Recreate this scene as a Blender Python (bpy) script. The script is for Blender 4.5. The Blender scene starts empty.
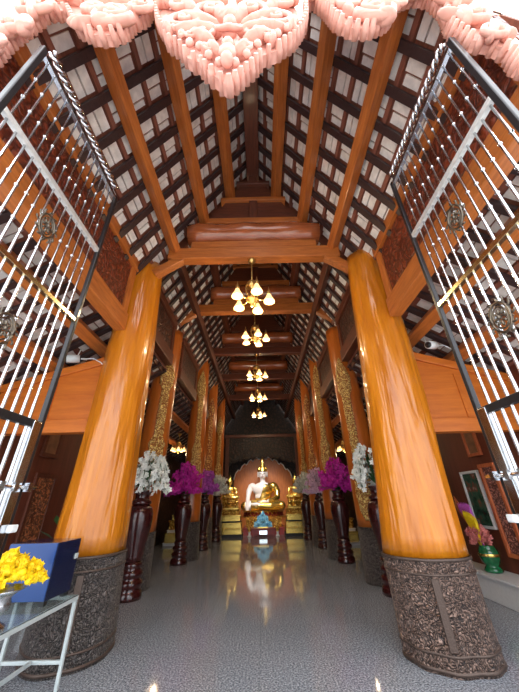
import bpy, bmesh, math, random
from mathutils import Vector, Matrix
PI = math.pi
rnd = random.Random(7)
scene = bpy.context.scene
COL = scene.collection

# ------------------------------------------------------------------ materials
def lin(c):
    c /= 255.0
    return c/12.92 if c <= .04045 else ((c+.055)/1.055)**2.4
def rgb(r, g, b): return (lin(r), lin(g), lin(b), 1)

class NT:
    def __init__(s, name):
        s.m = bpy.data.materials.new(name); s.m.use_nodes = True
        s.t = s.m.node_tree; s.n = s.t.nodes; s.l = s.t.links
        s.b = s.n['Principled BSDF']
    def node(s, typ, **kw):
        n = s.n.new(typ)
        for k, v in kw.items():
            if k in n.inputs: n.inputs[k].default_value = v
            else: setattr(n, k, v)
        return n
    def link(s, a, b): s.l.new(a, b)
    def ramp(s, fac, stops):
        r = s.n.new('ShaderNodeValToRGB'); e = r.color_ramp.elements
        while len(e) < len(stops): e.new(.5)
        for i, (p, c) in enumerate(stops): e[i].position = p; e[i].color = c
        s.link(fac, r.inputs[0]); return r.outputs[0]
    def coord(s, scale=(1, 1, 1)):
        tc = s.n.new('ShaderNodeTexCoord'); mp = s.n.new('ShaderNodeMapping')
        mp.inputs['Scale'].default_value = scale
        s.link(tc.outputs['Object'], mp.inputs['Vector']); return mp.outputs[0]
    def bump(s, h, strength=.5, dist=.02):
        b = s.node('ShaderNodeBump', Strength=strength, Distance=dist)
        s.link(h, b.inputs['Height']); s.link(b.outputs[0], s.b.inputs['Normal'])

def plain(name, col, rough=.5, metal=0, coat=0, **kw):
    t = NT(name); t.b.inputs['Base Color'].default_value = col
    t.b.inputs['Roughness'].default_value = rough; t.b.inputs['Metallic'].default_value = metal
    t.b.inputs['Coat Weight'].default_value = coat
    nz = t.node('ShaderNodeTexNoise', Scale=kw.get('ns', 30.), Detail=3.)
    t.link(t.coord(), nz.inputs['Vector'])
    d = kw.get('var', .12)
    c1 = tuple(max(0, x*(1-d)) for x in col[:3])+(1,); c2 = tuple(min(1, x*(1+d)) for x in col[:3])+(1,)
    t.link(t.ramp(nz.outputs['Fac'], [(.3, c1), (.7, c2)]), t.b.inputs['Base Color'])
    if kw.get('bump'): t.bump(nz.outputs['Fac'], kw['bump'], kw.get('bd', .01))
    return t.m

def wood(name, c1, c2, rough=.35, coat=.3, axis='z', sc=1., bump=.15):
    t = NT(name)
    s = {'x': (1.5, 14, 14), 'y': (14, 1.5, 14), 'z': (14, 14, 1.5)}[axis]
    v = t.coord(tuple(q*sc for q in s))
    n1 = t.node('ShaderNodeTexNoise', Scale=1.6, Detail=6., Roughness=.65, Distortion=.6)
    t.link(v, n1.inputs['Vector'])
    t.link(t.ramp(n1.outputs['Fac'], [(.28, c1), (.72, c2)]), t.b.inputs['Base Color'])
    t.b.inputs['Roughness'].default_value = rough
    t.b.inputs['Coat Weight'].default_value = coat; t.b.inputs['Coat Roughness'].default_value = .12
    t.bump(n1.outputs['Fac'], bump, .01)
    if 'varnished' in name:
        n2 = t.node('ShaderNodeTexNoise', Scale=1., Detail=2.); t.link(t.coord((7, 7, .7)), n2.inputs['Vector'])
        b2 = t.node('ShaderNodeBump', Strength=.7, Distance=.07); t.link(n2.outputs['Fac'], b2.inputs['Height'])
        t.link(t.b.inputs['Normal'].links[0].from_socket, b2.inputs['Normal']); t.link(b2.outputs[0], t.b.inputs['Normal'])
        t.link(b2.outputs[0], t.b.inputs['Coat Normal']); t.b.inputs['Coat Roughness'].default_value = .05
    return t.m

def carved(name, lo, hi, scale=9., rough=.4, metal=0., strength=.9, dist=.04, coat=0., p=(.25, .6)):
    """ornamental carving: curling ridges from a warped field"""
    t = NT(name); v = t.coord()
    nz = t.node('ShaderNodeTexNoise', Scale=scale*.45, Detail=2.)
    t.link(v, nz.inputs['Vector'])
    mx = t.n.new('ShaderNodeMixRGB'); mx.blend_type = 'ADD'; mx.inputs[0].default_value = .35
    t.link(v, mx.inputs[1]); t.link(nz.outputs['Color'], mx.inputs[2])
    vo = t.node('ShaderNodeTexVoronoi', Scale=scale, feature='DISTANCE_TO_EDGE')
    t.link(mx.outputs[0], vo.inputs['Vector'])
    v2 = t.node('ShaderNodeTexVoronoi', Scale=scale*2.3, feature='F1')
    t.link(mx.outputs[0], v2.inputs['Vector'])
    ma = t.node('ShaderNodeMath', operation='MULTIPLY_ADD'); ma.inputs[1].default_value = 2.2
    t.link(vo.outputs['Distance'], ma.inputs[0])
    m2 = t.node('ShaderNodeMath', operation='MULTIPLY'); m2.inputs[1].default_value = -.45
    t.link(v2.outputs['Distance'], m2.inputs[0]); t.link(m2.outputs[0], ma.inputs[2])
    m3 = t.node('ShaderNodeMath', operation='ADD'); m3.inputs[1].default_value = .35
    t.link(ma.outputs[0], m3.inputs[0])
    t.link(t.ramp(m3.outputs[0], [(p[0], lo), (p[1], hi)]), t.b.inputs['Base Color'])  # recesses get the darker colour and ridges the lighter, by relief height
    t.b.inputs['Roughness'].default_value = rough; t.b.inputs['Metallic'].default_value = metal
    t.b.inputs['Coat Weight'].default_value = coat
    t.bump(m3.outputs[0], strength, dist)
    return t.m

def emit(name, col, strength):
    t = NT(name); t.b.inputs['Base Color'].default_value = col
    t.b.inputs['Emission Color'].default_value = col; t.b.inputs['Emission Strength'].default_value = strength
    return t.m

M = {}
M['column'] = wood('varnished_column_wood', rgb(178, 97, 13), rgb(216, 133, 28), .28, .6, 'z', .3, .12)
M['column_in'] = wood('inner_column_wood', rgb(166, 84, 26), rgb(192, 106, 38), .3, .4, 'z', .6, .1)
for ax in 'xyz':
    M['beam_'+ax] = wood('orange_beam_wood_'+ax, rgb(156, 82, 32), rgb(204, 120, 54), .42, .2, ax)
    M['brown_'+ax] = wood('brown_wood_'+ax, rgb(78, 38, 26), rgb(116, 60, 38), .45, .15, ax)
M['log'] = wood('glossy_log_wood', rgb(140, 72, 40), rgb(184, 102, 58), .22, .6, 'x')
M['rafter'] = wood('dark_rafter_wood', rgb(44, 30, 32), rgb(64, 44, 44), .45, .1, 'x')
M['batten'] = wood('red_batten_wood', rgb(112, 62, 48), rgb(150, 92, 72), .6, 0, 'y')
M['tile'] = plain('whitewashed_tile', rgb(236, 230, 224), .8, var=.14, ns=9., bump=.3)
M['carved_red'] = carved('carved_red_panel', rgb(84, 32, 18), rgb(136, 60, 34), 9., .4, 0, .8, .03)
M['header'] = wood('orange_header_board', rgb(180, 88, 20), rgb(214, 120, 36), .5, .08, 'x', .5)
M['terrace'] = plain('pale_concrete', rgb(200, 196, 188), .8)
M['wall'] = wood('red_brown_wall_boards', rgb(92, 44, 30), rgb(122, 62, 42), .5, .1, 'z', .4)
M['darkwall'] = carved('dark_lattice_and_wall_shade', rgb(22, 14, 12), rgb(66, 42, 32), 5., .5, 0, .7, .03)
M['darkpost'] = wood('dark_post_wood', rgb(34, 20, 18), rgb(50, 28, 24), .6, .0, 'z')
M['emboss'] = carved('embossed_blackened_copper', rgb(50, 44, 44), rgb(160, 132, 118), 19., .4, .4, 1., .03, p=(.12, .62))
M['emboss_dark'] = carved('embossed_dark_copper', rgb(48, 45, 46), rgb(140, 130, 125), 20., .4, .4, 1., .03, p=(.12, .62))
M['emboss_band'] = plain('worn_copper_band', rgb(88, 72, 64), .45, .4, bump=.4, ns=60.)
M['gold'] = plain('polished_gold', rgb(246, 208, 112), .26, .95, var=.1, ns=14., bump=.25)
M['gold_carved'] = carved('carved_gilding', rgb(150, 92, 28), rgb(244, 206, 104), 9., .3, .85, .9, .03)
M['gold_lace'] = carved('gilded_lace_relief', rgb(168, 98, 38), rgb(252, 220, 138), 14., .4, .2, 1., .03, p=(.3, .5))
M['gold_red'] = carved('gilded_red_relief', rgb(140, 56, 26), rgb(236, 186, 110), 11., .4, .3, 1., .03)
M['carved_shade'] = carved('carved_panel_in_shade', rgb(48, 20, 14), rgb(92, 44, 28), 7., .45, 0, .8, .03)
M['white_skin'] = plain('white_painted_stone', rgb(238, 232, 236), .3, coat=.3, var=.03)
M['black'] = plain('black_paint', rgb(22, 20, 22), .4)
M['redpaint'] = plain('red_lacquer', rgb(116, 22, 18), .35)
M['chrome'] = plain('polished_steel', rgb(216, 218, 222), .14, 1., var=.04)
M['satin'] = plain('satin_steel', rgb(216, 214, 210), .5, .5)
M['steel_dark'] = plain('dark_painted_steel', rgb(44, 42, 44), .35, .4, coat=.1)
M['brass_dark'] = plain('tarnished_silver', rgb(116, 106, 94), .3, .95)
M['brass_pale'] = plain('pale_brass', rgb(214, 196, 150), .2, 1., var=.1)
M['brass'] = plain('aged_brass', rgb(206, 172, 104), .3, .9)
M['vase'] = wood('dark_rosewood', rgb(44, 13, 15), rgb(70, 24, 22), .22, .5, 'z', .5)
M['white_petal'] = plain('white_petal', rgb(236, 238, 232), .6, var=.08)
M['magenta_petal'] = plain('magenta_petal', rgb(208, 40, 168), .6, var=.22)
M['violet_petal'] = plain('violet_petal', rgb(196, 92, 200), .6, var=.15)
M['lilac_petal'] = plain('lilac_petal', rgb(224, 190, 216), .6, var=.12)
M['yellow_petal'] = plain('yellow_petal', rgb(250, 212, 12), .6, var=.12)
M['pink_petal'] = plain('pink_petal', rgb(214, 128, 122), .6, var=.15)
M['leaf'] = plain('leaf_green', rgb(52, 92, 48), .5)
M['green_glaze'] = plain('green_glaze', rgb(20, 104, 62), .12, coat=.6, var=.3, ns=14.)
M['navy'] = plain('navy_panel', rgb(14, 60, 124), .35, coat=.1, var=.08, ns=4.)
M['navy_dark'] = plain('dark_navy_panel', rgb(16, 26, 60), .25, coat=.5)
M['silver'] = plain('hammered_silver', rgb(206, 206, 206), .22, 1., bump=.3, ns=40.)
M['white_metal'] = plain('grey_white_painted_metal', rgb(196, 204, 204), .4, .1, var=.05)
M['white_paint'] = plain('white_paint', rgb(226, 228, 228), .5, var=.04)
M['salmon'] = carved('salmon_painted_carving', rgb(212, 152, 136), rgb(222, 164, 148), 6., .5, 0, .35, .02)
M['orange_frame'] = wood('orange_frame_wood', rgb(176, 88, 48), rgb(208, 116, 72), .4, .2, 'z')
M['carved_brown'] = carved('carved_brown_scrolls', rgb(96, 48, 26), rgb(206, 124, 76), 12., .45, 0, 1., .03)
M['carved_pink'] = carved('carved_pinkish_scrolls', rgb(96, 52, 46), rgb(196, 136, 122), 12., .45, 0, 1., .03)
M['shade'] = emit('lit_glass_shade', (1., .6, .24, 1), 1.5)
M['bulb'] = emit('lit_bulb', (1., .86, .6, 1), 4.)
M['screen'] = emit('lit_lamp_glass', (.75, .9, 1, 1), 1.2)
M['teal'] = carved('teal_and_gold_emblem', rgb(50, 130, 180), rgb(150, 206, 226), 12., .4, 0, .5, .02)

def glass():
    t = NT('green_tinted_glass'); b = t.b
    b.inputs['Base Color'].default_value = (.72, .82, .82, 1); b.inputs['Roughness'].default_value = .05
    b.inputs['Transmission Weight'].default_value = .9; b.inputs['IOR'].default_value = 1.2
    nz = t.node('ShaderNodeTexNoise', Scale=2.); t.link(nz.outputs['Fac'], b.inputs['Roughness'])
    t.link(t.ramp(nz.outputs['Fac'], [(.3, (.04, .04, .04, 1)), (.7, (.09, .09, .09, 1))]), b.inputs['Roughness'])
    return t.m
M['glass'] = glass()

def granite():
    t = NT('polished_grey_granite'); v = t.coord()
    n1 = t.node('ShaderNodeTexNoise', Scale=52., Detail=3., Roughness=.8); t.link(v, n1.inputs['Vector'])
    sp = t.ramp(n1.outputs['Fac'], [(.36, rgb(76, 81, 89)), (.5, rgb(136, 142, 151)), (.64, rgb(206, 211, 218))])
    br = t.node('ShaderNodeTexBrick', Scale=1., offset=0.)
    br.inputs['Brick Width'].default_value = .8; br.inputs['Row Height'].default_value = .8
    br.inputs['Mortar Size'].default_value = .004; br.inputs['Mortar Smooth'].default_value = .2
    br.inputs['Color1'].default_value = (1, 1, 1, 1); br.inputs['Color2'].default_value = (.93, .93, .93, 1)
    br.inputs['Mortar'].default_value = (.75, .75, .75, 1)
    t.link(v, br.inputs['Vector'])
    mx = t.n.new('ShaderNodeMixRGB'); mx.blend_type = 'MULTIPLY'; mx.inputs[0].default_value = 1
    t.link(sp, mx.inputs[1]); t.link(br.outputs['Color'], mx.inputs[2])
    t.link(mx.outputs[0], t.b.inputs['Base Color'])
    n2 = t.node('ShaderNodeTexNoise', Scale=1.3); t.link(v, n2.inputs['Vector'])
    t.link(t.ramp(n2.outputs['Fac'], [(.3, (.04, .04, .04, 1)), (.7, (.10, .10, .10, 1))]), t.b.inputs['Roughness'])
    t.b.inputs['IOR'].default_value = 1.7
    return t.m
M['granite'] = granite()

def painting():
    t = NT('dark_green_painting'); v = t.coord()
    n = t.node('ShaderNodeTexNoise', Scale=5., Detail=4.); t.link(v, n.inputs['Vector'])
    t.link(t.ramp(n.outputs['Fac'], [(.3, rgb(22, 40, 34)), (.5, rgb(58, 92, 74)), (.6, rgb(120, 72, 56)), (.72, rgb(196, 190, 168))]), t.b.inputs['Base Color'])
    t.b.inputs['Roughness'].default_value = .25
    return t.m
M['painting'] = painting()
M['old_print'] = plain('faded_brown_print', rgb(142, 100, 72), .4, var=.35, ns=6.)

# ------------------------------------------------------------------ mesh builder
class MB:
    def __init__(s): s.v = []; s.f = []; s.mi = []; s.sm = []
    def add(s, vs, fs, mat=0, smooth=False):
        o = len(s.v); s.v += [tuple(p) for p in vs]
        for f in fs: s.f.append([o+i for i in f]); s.mi.append(mat); s.sm.append(smooth)
        return s
    def box(s, x0, x1, y0, y1, z0, z1, mat=0):
        vs = [(x, y, z) for z in (z0, z1) for y in (y0, y1) for x in (x0, x1)]
        return s.add(vs, [(0, 2, 3, 1), (4, 5, 7, 6), (0, 1, 5, 4), (2, 6, 7, 3), (0, 4, 6, 2), (1, 3, 7, 5)], mat)
    def beam(s, p, q, w, h, mat=0, up=(0, 0, 1)):
        p, q = Vector(p), Vector(q); d = (q-p).normalized(); u = Vector(up)
        sd = d.cross(u).normalized()*(w/2); u2 = sd.cross(d).normalized()*(h/2)
        vs = [a+i*sd+j*u2 for a in (p, q) for j in (-1, 1) for i in (-1, 1)]
        return s.add(vs, [(0, 1, 3, 2), (4, 6, 7, 5), (0, 4, 5, 1), (2, 3, 7, 6), (0, 2, 6, 4), (1, 5, 7, 3)], mat)
    def tube(s, pts, r, n=8, mat=0, smooth=True):
        pts = [Vector(p) for p in pts]; k = len(pts)
        rr = r if isinstance(r, (list, tuple)) else [r]*k
        vs = []; ref = None
        for i, p in enumerate(pts):
            d = (pts[min(i+1, k-1)]-pts[max(i-1, 0)]).normalized()
            if ref is None:
                ref = d.orthogonal().normalized()
            a = (ref-d*ref.dot(d)).normalized(); b = d.cross(a); ref = a
            for j in range(n):
                t = 2*PI*j/n; vs.append(p+(a*math.cos(t)+b*math.sin(t))*rr[i])
        fs = [(i*n+j, i*n+(j+1) % n, (i+1)*n+(j+1) % n, (i+1)*n+j) for i in range(k-1) for j in range(n)]
        fs += [tuple(range(n))[::-1], tuple((k-1)*n+j for j in range(n))]
        return s.add(vs, fs, mat, smooth)
    def lathe(s, prof, n=24, c=(0, 0, 0), mat=0, smooth=True, shape=None, cap=True):
        vs = []
        for i, (r, z) in enumerate(prof):
            for j in range(n):
                t = 2*PI*j/n; k = shape(t, z) if shape else 1
                vs.append((c[0]+r*k*math.cos(t), c[1]+r*k*math.sin(t), c[2]+z))
        m = len(prof)
        fs = [(i*n+j, i*n+(j+1) % n, (i+1)*n+(j+1) % n, (i+1)*n+j) for i in range(m-1) for j in range(n)]
        if cap: fs += [tuple(range(n))[::-1], tuple((m-1)*n+j for j in range(n))]
        return s.add(vs, fs, mat, smooth)
    def ell(s, c, r, mat=0, nu=12, nv=8, rot=None):
        R = rot or Matrix.Identity(3); vs = [Vector(c)+R@Vector((0, 0, -r[2]))]
        for i in range(1, nv):
            a = -PI/2+PI*i/nv
            for j in range(nu):
                t = 2*PI*j/nu
                vs.append(Vector(c)+R@Vector((r[0]*math.cos(a)*math.cos(t), r[1]*math.cos(a)*math.sin(t), r[2]*math.sin(a))))
        vs.append(Vector(c)+R@Vector((0, 0, r[2]))); L = len(vs)-1
        fs = [(0, 1+(j+1) % nu, 1+j) for j in range(nu)]
        for i in range(nv-2):
            for j in range(nu):
                a = 1+i*nu; fs.append((a+j, a+(j+1) % nu, a+nu+(j+1) % nu, a+nu+j))
        a = 1+(nv-2)*nu; fs += [(a+j, a+(j+1) % nu, L) for j in range(nu)]
        return s.add(vs, fs, mat, True)
    def prism(s, poly, y0, y1, mat=0):
        """outline in x,z extruded along y"""
        n = len(poly); vs = [(x, y0, z) for x, z in poly]+[(x, y1, z) for x, z in poly]
        fs = [tuple(range(n)), tuple(range(2*n-1, n-1, -1))]
        fs += [(i, i+n, (i+1) % n+n, (i+1) % n) for i in range(n)]
        return s.add(vs, fs, mat)
    def build(s, name, mats, parent=None, bevel=0, base=True, mods=None):
        if not isinstance(mats, (list, tuple)): mats = [mats]
        off = Vector((0, 0, 0))
        if parent is not None: off = wloc(parent)
        elif base:
            xs = [p[0] for p in s.v]; ys = [p[1] for p in s.v]; zs = [p[2] for p in s.v]
            off = Vector(((min(xs)+max(xs))/2, (min(ys)+max(ys))/2, min(zs)))
        me = bpy.data.meshes.new(name)
        me.from_pydata([(p[0]-off.x, p[1]-off.y, p[2]-off.z) for p in s.v], [], s.f)
        me.polygons.foreach_set('material_index', s.mi); me.polygons.foreach_set('use_smooth', s.sm)
        for m in mats: me.materials.append(M[m])
        bm = bmesh.new(); bm.from_mesh(me); bmesh.ops.recalc_face_normals(bm, faces=bm.faces); bm.to_mesh(me); bm.free()
        o = bpy.data.objects.new(name, me); COL.objects.link(o)
        if parent is not None: o.parent = parent
        else: o.location = off
        if bevel:
            b = o.modifiers.new('bevel', 'BEVEL'); b.width = bevel; b.segments = 2; b.limit_method = 'ANGLE'
        return o

def wloc(o):
    v = Vector(o.location)
    while o.parent: o = o.parent; v = v+Vector(o.location)
    return v
def tag(o, label=None, cat=None, group=None, kind=None):
    if label: o['label'] = label
    if cat: o['category'] = cat
    if group: o['group'] = group
    if kind: o['kind'] = kind
    return o
def thing(name, loc, label, cat, group=None):
    o = bpy.data.objects.new(name, None); o.empty_display_size = .1; o.location = loc; COL.objects.link(o)
    return tag(o, label, cat, group)
def struct(o): o['kind'] = 'structure'; return o
ORD = ['first', 'second', 'third', 'fourth', 'fifth', 'sixth', 'seventh', 'eighth', 'ninth', 'tenth', 'eleventh', 'twelfth',
       'thirteenth', 'fourteenth', 'fifteenth', 'sixteenth', 'seventeenth', 'eighteenth', 'nineteenth', 'twentieth']
TENS = {2: 'twenty', 3: 'thirty', 4: 'forty'}
def nth(i):
    if i < 20: return ORD[i]
    t, u = divmod(i+1, 10)
    return ('%s-%s' % (TENS[t], ORD[u-1])) if u else TENS[t][:-1]+'ieth'

# ------------------------------------------------------------------ setting
struct(MB().box(-9, 9, -1, 22, -.3, 0).build('floor', 'granite', base=False))
struct(MB().box(-16, 16, -22, -1, -.3, -.01).build('floor', 'terrace', base=False))
WX = 4.45
for s, nm in ((-1, 'left'), (1, 'right')):
    struct(MB().box(min(s*WX, s*(WX+.15)), max(s*WX, s*(WX+.15)), 3.2, 8.6, 0, 3.7).build('wall_'+nm, 'wall', base=False))
    struct(MB().box(min(s*WX, s*(WX+.15)), max(s*WX, s*(WX+.15)), 8.6, 21, 0, 3.7).build('wall_'+nm, 'darkwall', base=False))  # rear aisle walls coloured dark, standing in for the deep shade there
    b = MB().box(min(s*3.95, s*WX), max(s*3.95, s*WX), 5.0, 8.6, 0, .34)
    b.box(min(s*3.9, s*WX), max(s*3.9, s*WX), 5.0, 8.6, .34, .38)
    struct(b.build('baseboard_'+nm, 'white_paint', base=False, bevel=.01))
struct(MB().box(-4.6, 4.6, 21, 21.2, 0, 10.2).build('wall_back', 'darkwall', base=False))

# ------------------------------------------------------------------ roof
SL = 1.6; AN = math.atan(SL); CA, SA = math.cos(AN), math.sin(AN); ZR = 9.12
HS = 4.76; HDZ = .7; Y0 = .98; Y1 = 20.9
def rp(s, u, n, y, dz=0):
    """u down the slope from the ridge, n outward from the purlin centre line"""
    return Vector((s*(u*CA+n*SA), y, ZR+dz-u*SA+n*CA))
def quadbox(mb, P, u0, u1, n0, n1, y0, y1, mat):
    vs = [P(u, n, y) for n in (n0, n1) for y in (y0, y1) for u in (u0, u1)]
    mb.add(vs, [(0, 2, 3, 1), (4, 5, 7, 6), (0, 1, 5, 4), (2, 6, 7, 3), (0, 4, 6, 2), (1, 3, 7, 5)], mat)
SP = .42
UE = 4.92
def roof_deck(P, u0, u1, nu, ya, yb, n0=.165):
    """deck boards (0), battens (1) and whitewashed tiles (2) seen from below"""
    mb = MB(); du = (u1-u0)/nu
    quadbox(mb, P, u0, u1, n0+.05, n0+.09, ya, yb, 0)
    for i in range(nu+1):
        u = u0+i*du; quadbox(mb, P, max(u0, u-.035), min(u1, u+.035), n0-.01, n0+.05, ya, yb, 0)
    y = ya
    while y < yb-.1:
        for i in range(nu):
            a = u0+i*du+.058; e = u0+(i+1)*du-.058; f = min(y+SP-.078, yb); g = y+.078
            k = rnd.random()
            if k < .45:
                c = a+(e-a)*rnd.uniform(.35, .65)
                quadbox(mb, P, a, c-.012, n0+.015, n0+.05, g, f, 1); quadbox(mb, P, c+.012, e, n0+.02, n0+.05, g, f, 1)
            else:
                c = g+(f-g)*rnd.uniform(.3, .7)
                quadbox(mb, P, a, e, n0+.015, n0+.05, g, c-.014, 1); quadbox(mb, P, a+.02, e, n0+.025, n0+.05, c+.014, f, 1)
        y += SP
    return mb
secs = [(Y0, HS, 0., 'front roof'), (HS, Y1, HDZ, 'rear roof')]
sidename = {-1: 'left', 1: 'right'}
for s in (-1, 1):
    for ya, yb, dz, sn in secs:
        P = lambda u, n, y: rp(s, u, n, y, dz)
        struct(roof_deck(P, -.1, UE, 13, ya, yb).build('ceiling', ['batten', 'tile'], base=False))
        # rafters
        i = 0; y = ya+.42 if dz == 0 else ya+.42
        while y < yb-.1:
            mb = MB(); quadbox(mb, P, -.02, UE-.05, .101, .154, y-.052, y+.052, 0)
            tag(mb.build('rafter', 'rafter'), '%s dark rafter from the entrance, %s slope of the %s' % (nth(i), sidename[s], sn), 'rafter',
                'dark rafters of the nave roof'); i += 1; y += SP
        for x, nm in ((1.70, 'lowest'), (1.13, 'middle'), (.56, 'topmost')) if dz == 0 else ((1.86, 'lowest'), (1.24, 'middle'), (.61, 'topmost')):
            u = x/CA; mb = MB(); quadbox(mb, P, u-.08, u+.08, -.1, .1, ya, yb-.02, 0)
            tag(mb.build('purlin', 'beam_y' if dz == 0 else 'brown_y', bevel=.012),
                '%s orange-brown lengthwise purlin under the %s slope of the %s' % (nm, sidename[s], sn), 'roof beam', 'lengthwise roof purlins')
for ya, yb, dz, sn in secs:
    tag(MB().box(-.16, .16, ya, yb-.02, ZR+dz-.1, ZR+dz+.16).build('ridge_beam', 'brown_y', bevel=.015),
        'dark brown ridge beam along the peak of the %s' % sn, 'roof beam', 'ridge beams')
struct(MB().prism([(0, ZR+.1), (2.6, ZR+.1-2.6*SL), (2.6, ZR+HDZ+.4-2.6*SL), (0, ZR+HDZ+.4), (-2.6, ZR+HDZ+.4-2.6*SL), (-2.6, ZR+.1-2.6*SL)][:6], HS-.03, HS+.03).build('trim_1', 'brown_x', base=False))

# aisle roofs
AS = .64; AA = math.atan(AS); ACA, ASA = math.cos(AA), math.sin(AA)
for s in (-1, 1):
    P = lambda u, n, y: Vector((s*(2.45+u*ACA+n*ASA), y, 4.78-u*ASA+n*ACA))
    struct(roof_deck(P, 0, 2.7, 7, Y0, Y1, .08).build('ceiling', ['batten', 'tile'], base=False))
    i = 0; y = Y0+.42
    while y < Y1-.1:
        mb = MB(); quadbox(mb, P, .03, 2.65, 0, .069, y-.05, y+.05, 0)
        tag(mb.build('rafter', 'rafter'), '%s dark rafter from the entrance, low roof of the %s aisle' % (nth(i), sidename[s]), 'rafter',
            'dark rafters of the side aisle roofs'); i += 1; y += SP
    for u, nm in ((.75, 'inner'), (1.55, 'outer')):
        mb = MB(); quadbox(mb, P, u-.1, u+.1, -.2, -.002, Y0, Y1, 0)
        tag(mb.build('purlin', 'beam_y', bevel=.012), '%s orange lengthwise purlin under the low roof of the %s aisle' % (nm, sidename[s]), 'roof beam', 'aisle roof purlins')
    x = s*(WX+.07)
    tag(MB().box(x-.12, x+.12, Y0, 3.19, 3.1, 3.42).build('wall_plate', 'beam_y', bevel=.012),
        'orange eave beam along the outer edge of the %s aisle' % sidename[s], 'roof beam')

# ------------------------------------------------------------------ columns
def lobes(k, ph):
    return lambda t, z: 1+k*math.cos(3*t+ph+.25*z)+.6*k*math.cos(5*t+1.7*ph-.1*z)+.8*k*math.cos(9*t+2*ph+.5*z)*(.6+.4*math.sin(1.7*z+ph))+.35*k*math.sin(2.3*z+2*t+ph)*min(1, max(0, z-1))
def interp(tab, z):
    for (z0, a), (z1, b) in zip(tab, tab[1:]):
        if z <= z1:
            f = max(0, (z-z0)/(z1-z0)); return a+(b-a)*f
    return tab[-1][1]
def column(x, y, top, radii, cx, zb, label, mat, emb, ornament=None, front=False):
    t = thing('column', (x, y, 0), label, 'column', 'front columns' if front else 'inner columns')
    shp = lobes(.035 if front else .012, x)
    def skin(z0, z1, k, extra=0):
        mb = MB(); n = 48; zs = [z0+(z1-z0)*i/k for i in range(k+1)]; vs = []
        for z in zs:
            r = interp(radii, z)+extra; c = x+interp(cx, z)
            for j in range(n):
                a = 2*PI*j/n; q = shp(a, z); vs.append((c+r*q*math.cos(a), y+r*q*math.sin(a), z))
        fs = [(i*n+j, i*n+(j+1) % n, (i+1)*n+(j+1) % n, (i+1)*n+j) for i in range(k) for j in range(n)]
        fs += [tuple(range(n))[::-1], tuple(k*n+j for j in range(n))]
        return mb.add(vs, fs, 0, True)
    skin(zb, top, 24).build('shaft', mat, t)
    c = skin(0, zb, 10, .012).build('base_cladding', emb, t)
    tag(c, 'embossed dark metal cladding around the foot')
    for z in ((zb-.03, zb), (zb-.16, zb-.14), (.02, .05), (.15, .17)) if front else ((zb-.03, zb), (.03, .06)):
        skin(z[0], z[1], 1, .022).build('rim', 'emboss_band' if front else emb, t)
    if front:
        for a in ((-1.9,) if x > 0 else (-1.15,)):
            mb = MB(); vs = []; zs = [.2+(zb-.38)*i/8 for i in range(9)]
            for z in zs:
                r = interp(radii, z)+.012; c = x+interp(cx, z)
                for j, (da, ex) in enumerate(((-.09, -.005), (-.07, .022), (.07, .022), (.09, -.005))):
                    rr = r*shp(a+da, z)+ex; vs.append((c+rr*math.cos(a+da), y+rr*math.sin(a+da), z))
            mb.add(vs, [(i*4+j, i*4+j+1, i*4+j+5, i*4+j+4) for i in range(8) for j in range(3)]+[(i*4+3, i*4, i*4+4, i*4+7) for i in range(8)]+[(0, 3, 2, 1), (32, 33, 34, 35)])
            mb.build('upright_band', 'emboss_band', t)
    if ornament:
        z0, z1, wid, gm, dirx = ornament
        mb = MB(); nz = 60; na = 8; vs = []
        L = z1-z0
        def w(f):      # half width along the strip, bottom 0 .. top 1
            if f < .06: return .35+.6*f/.06
            if f < .24: return .95+.1*math.sin(f*60)
            if f < .30: return .95-.4*(f-.24)/.06
            if f < .72: return .55+.03*math.sin(f*140)
            if f < .76: return .55+.42*(f-.72)/.04
            if f < .86: return .97-.12*math.sin((f-.76)*60)*.5
            return max(.03, .95*(1-(f-.86)/.14)**.75)
        ang0 = math.atan2(-1, dirx)
        for i in range(nz+1):
            f = i/nz; z = z0+L*f; r = interp(radii, z); c = x+interp(cx, z)
            for j in range(na+1):
                g = -1+2*j/na; a = ang0+g*w(f)*wid/r
                q = shp(a, z)
                rr = r*q+.028+.016*math.sin(i*2.1+j*3)*math.cos(j*2.2)
                if abs(g) > .8: rr = r*q+.02
                vs.append((c+rr*math.cos(a), y+rr*math.sin(a), z))
        o = len(vs)
        for i in range(nz+1):
            f = i/nz; z = z0+L*f; r = interp(radii, z); c = x+interp(cx, z)
            for j in range(na+1):
                g = -1+2*j/na; a = ang0+g*w(f)*wid/r; rr = r*shp(a, z)+.004
                vs.append((c+rr*math.cos(a), y+rr*math.sin(a), z))
        fs = []
        for i in range(nz):
            for j in range(na):
                k = i*(na+1)+j; fs.append((k, k+1, k+na+2, k+na+1)); fs.append((o+k, o+k+na+1, o+k+na+2, o+k+1))
            k = i*(na+1); fs.append((k, k+na+1, o+k+na+1, o+k)); k += na; fs.append((k, o+k, o+k+na+1, k+na+1))
        for k0 in (0, nz*(na+1)):
            for j in range(na): fs.append((k0+j, o+k0+j, o+k0+j+1, k0+j+1))
        mb.add(vs, fs, 0, True)
        tag(mb.build('gilded_ornament', gm, t), 'long gilded carved ornament with a pointed tip')
    return t
column(-2.31, 4.75, 6.10, [(0, .49), (.5, .48), (1.0, .46), (2, .43), (4.2, .39), (6.1, .30)], [(0, .0), (1, 0), (4.2, -.0), (6.1, .01)], 1.03,
       'huge orange varnished tree-trunk column with dark embossed foot behind the glass table', 'column', 'emboss_dark', front=True)
column(2.08, 4.52, 6.02, [(0, .465), (.5, .465), (.97, .475), (2, .44), (2.8, .42), (4.2, .40), (6.1, .30)], [(0, .06), (1, .02), (2.8, .13), (4.2, .18), (6.1, .18)], .97,
       'huge orange varnished tree-trunk column with dark embossed foot on the right of the entrance', 'column', 'emboss', front=True)
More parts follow.
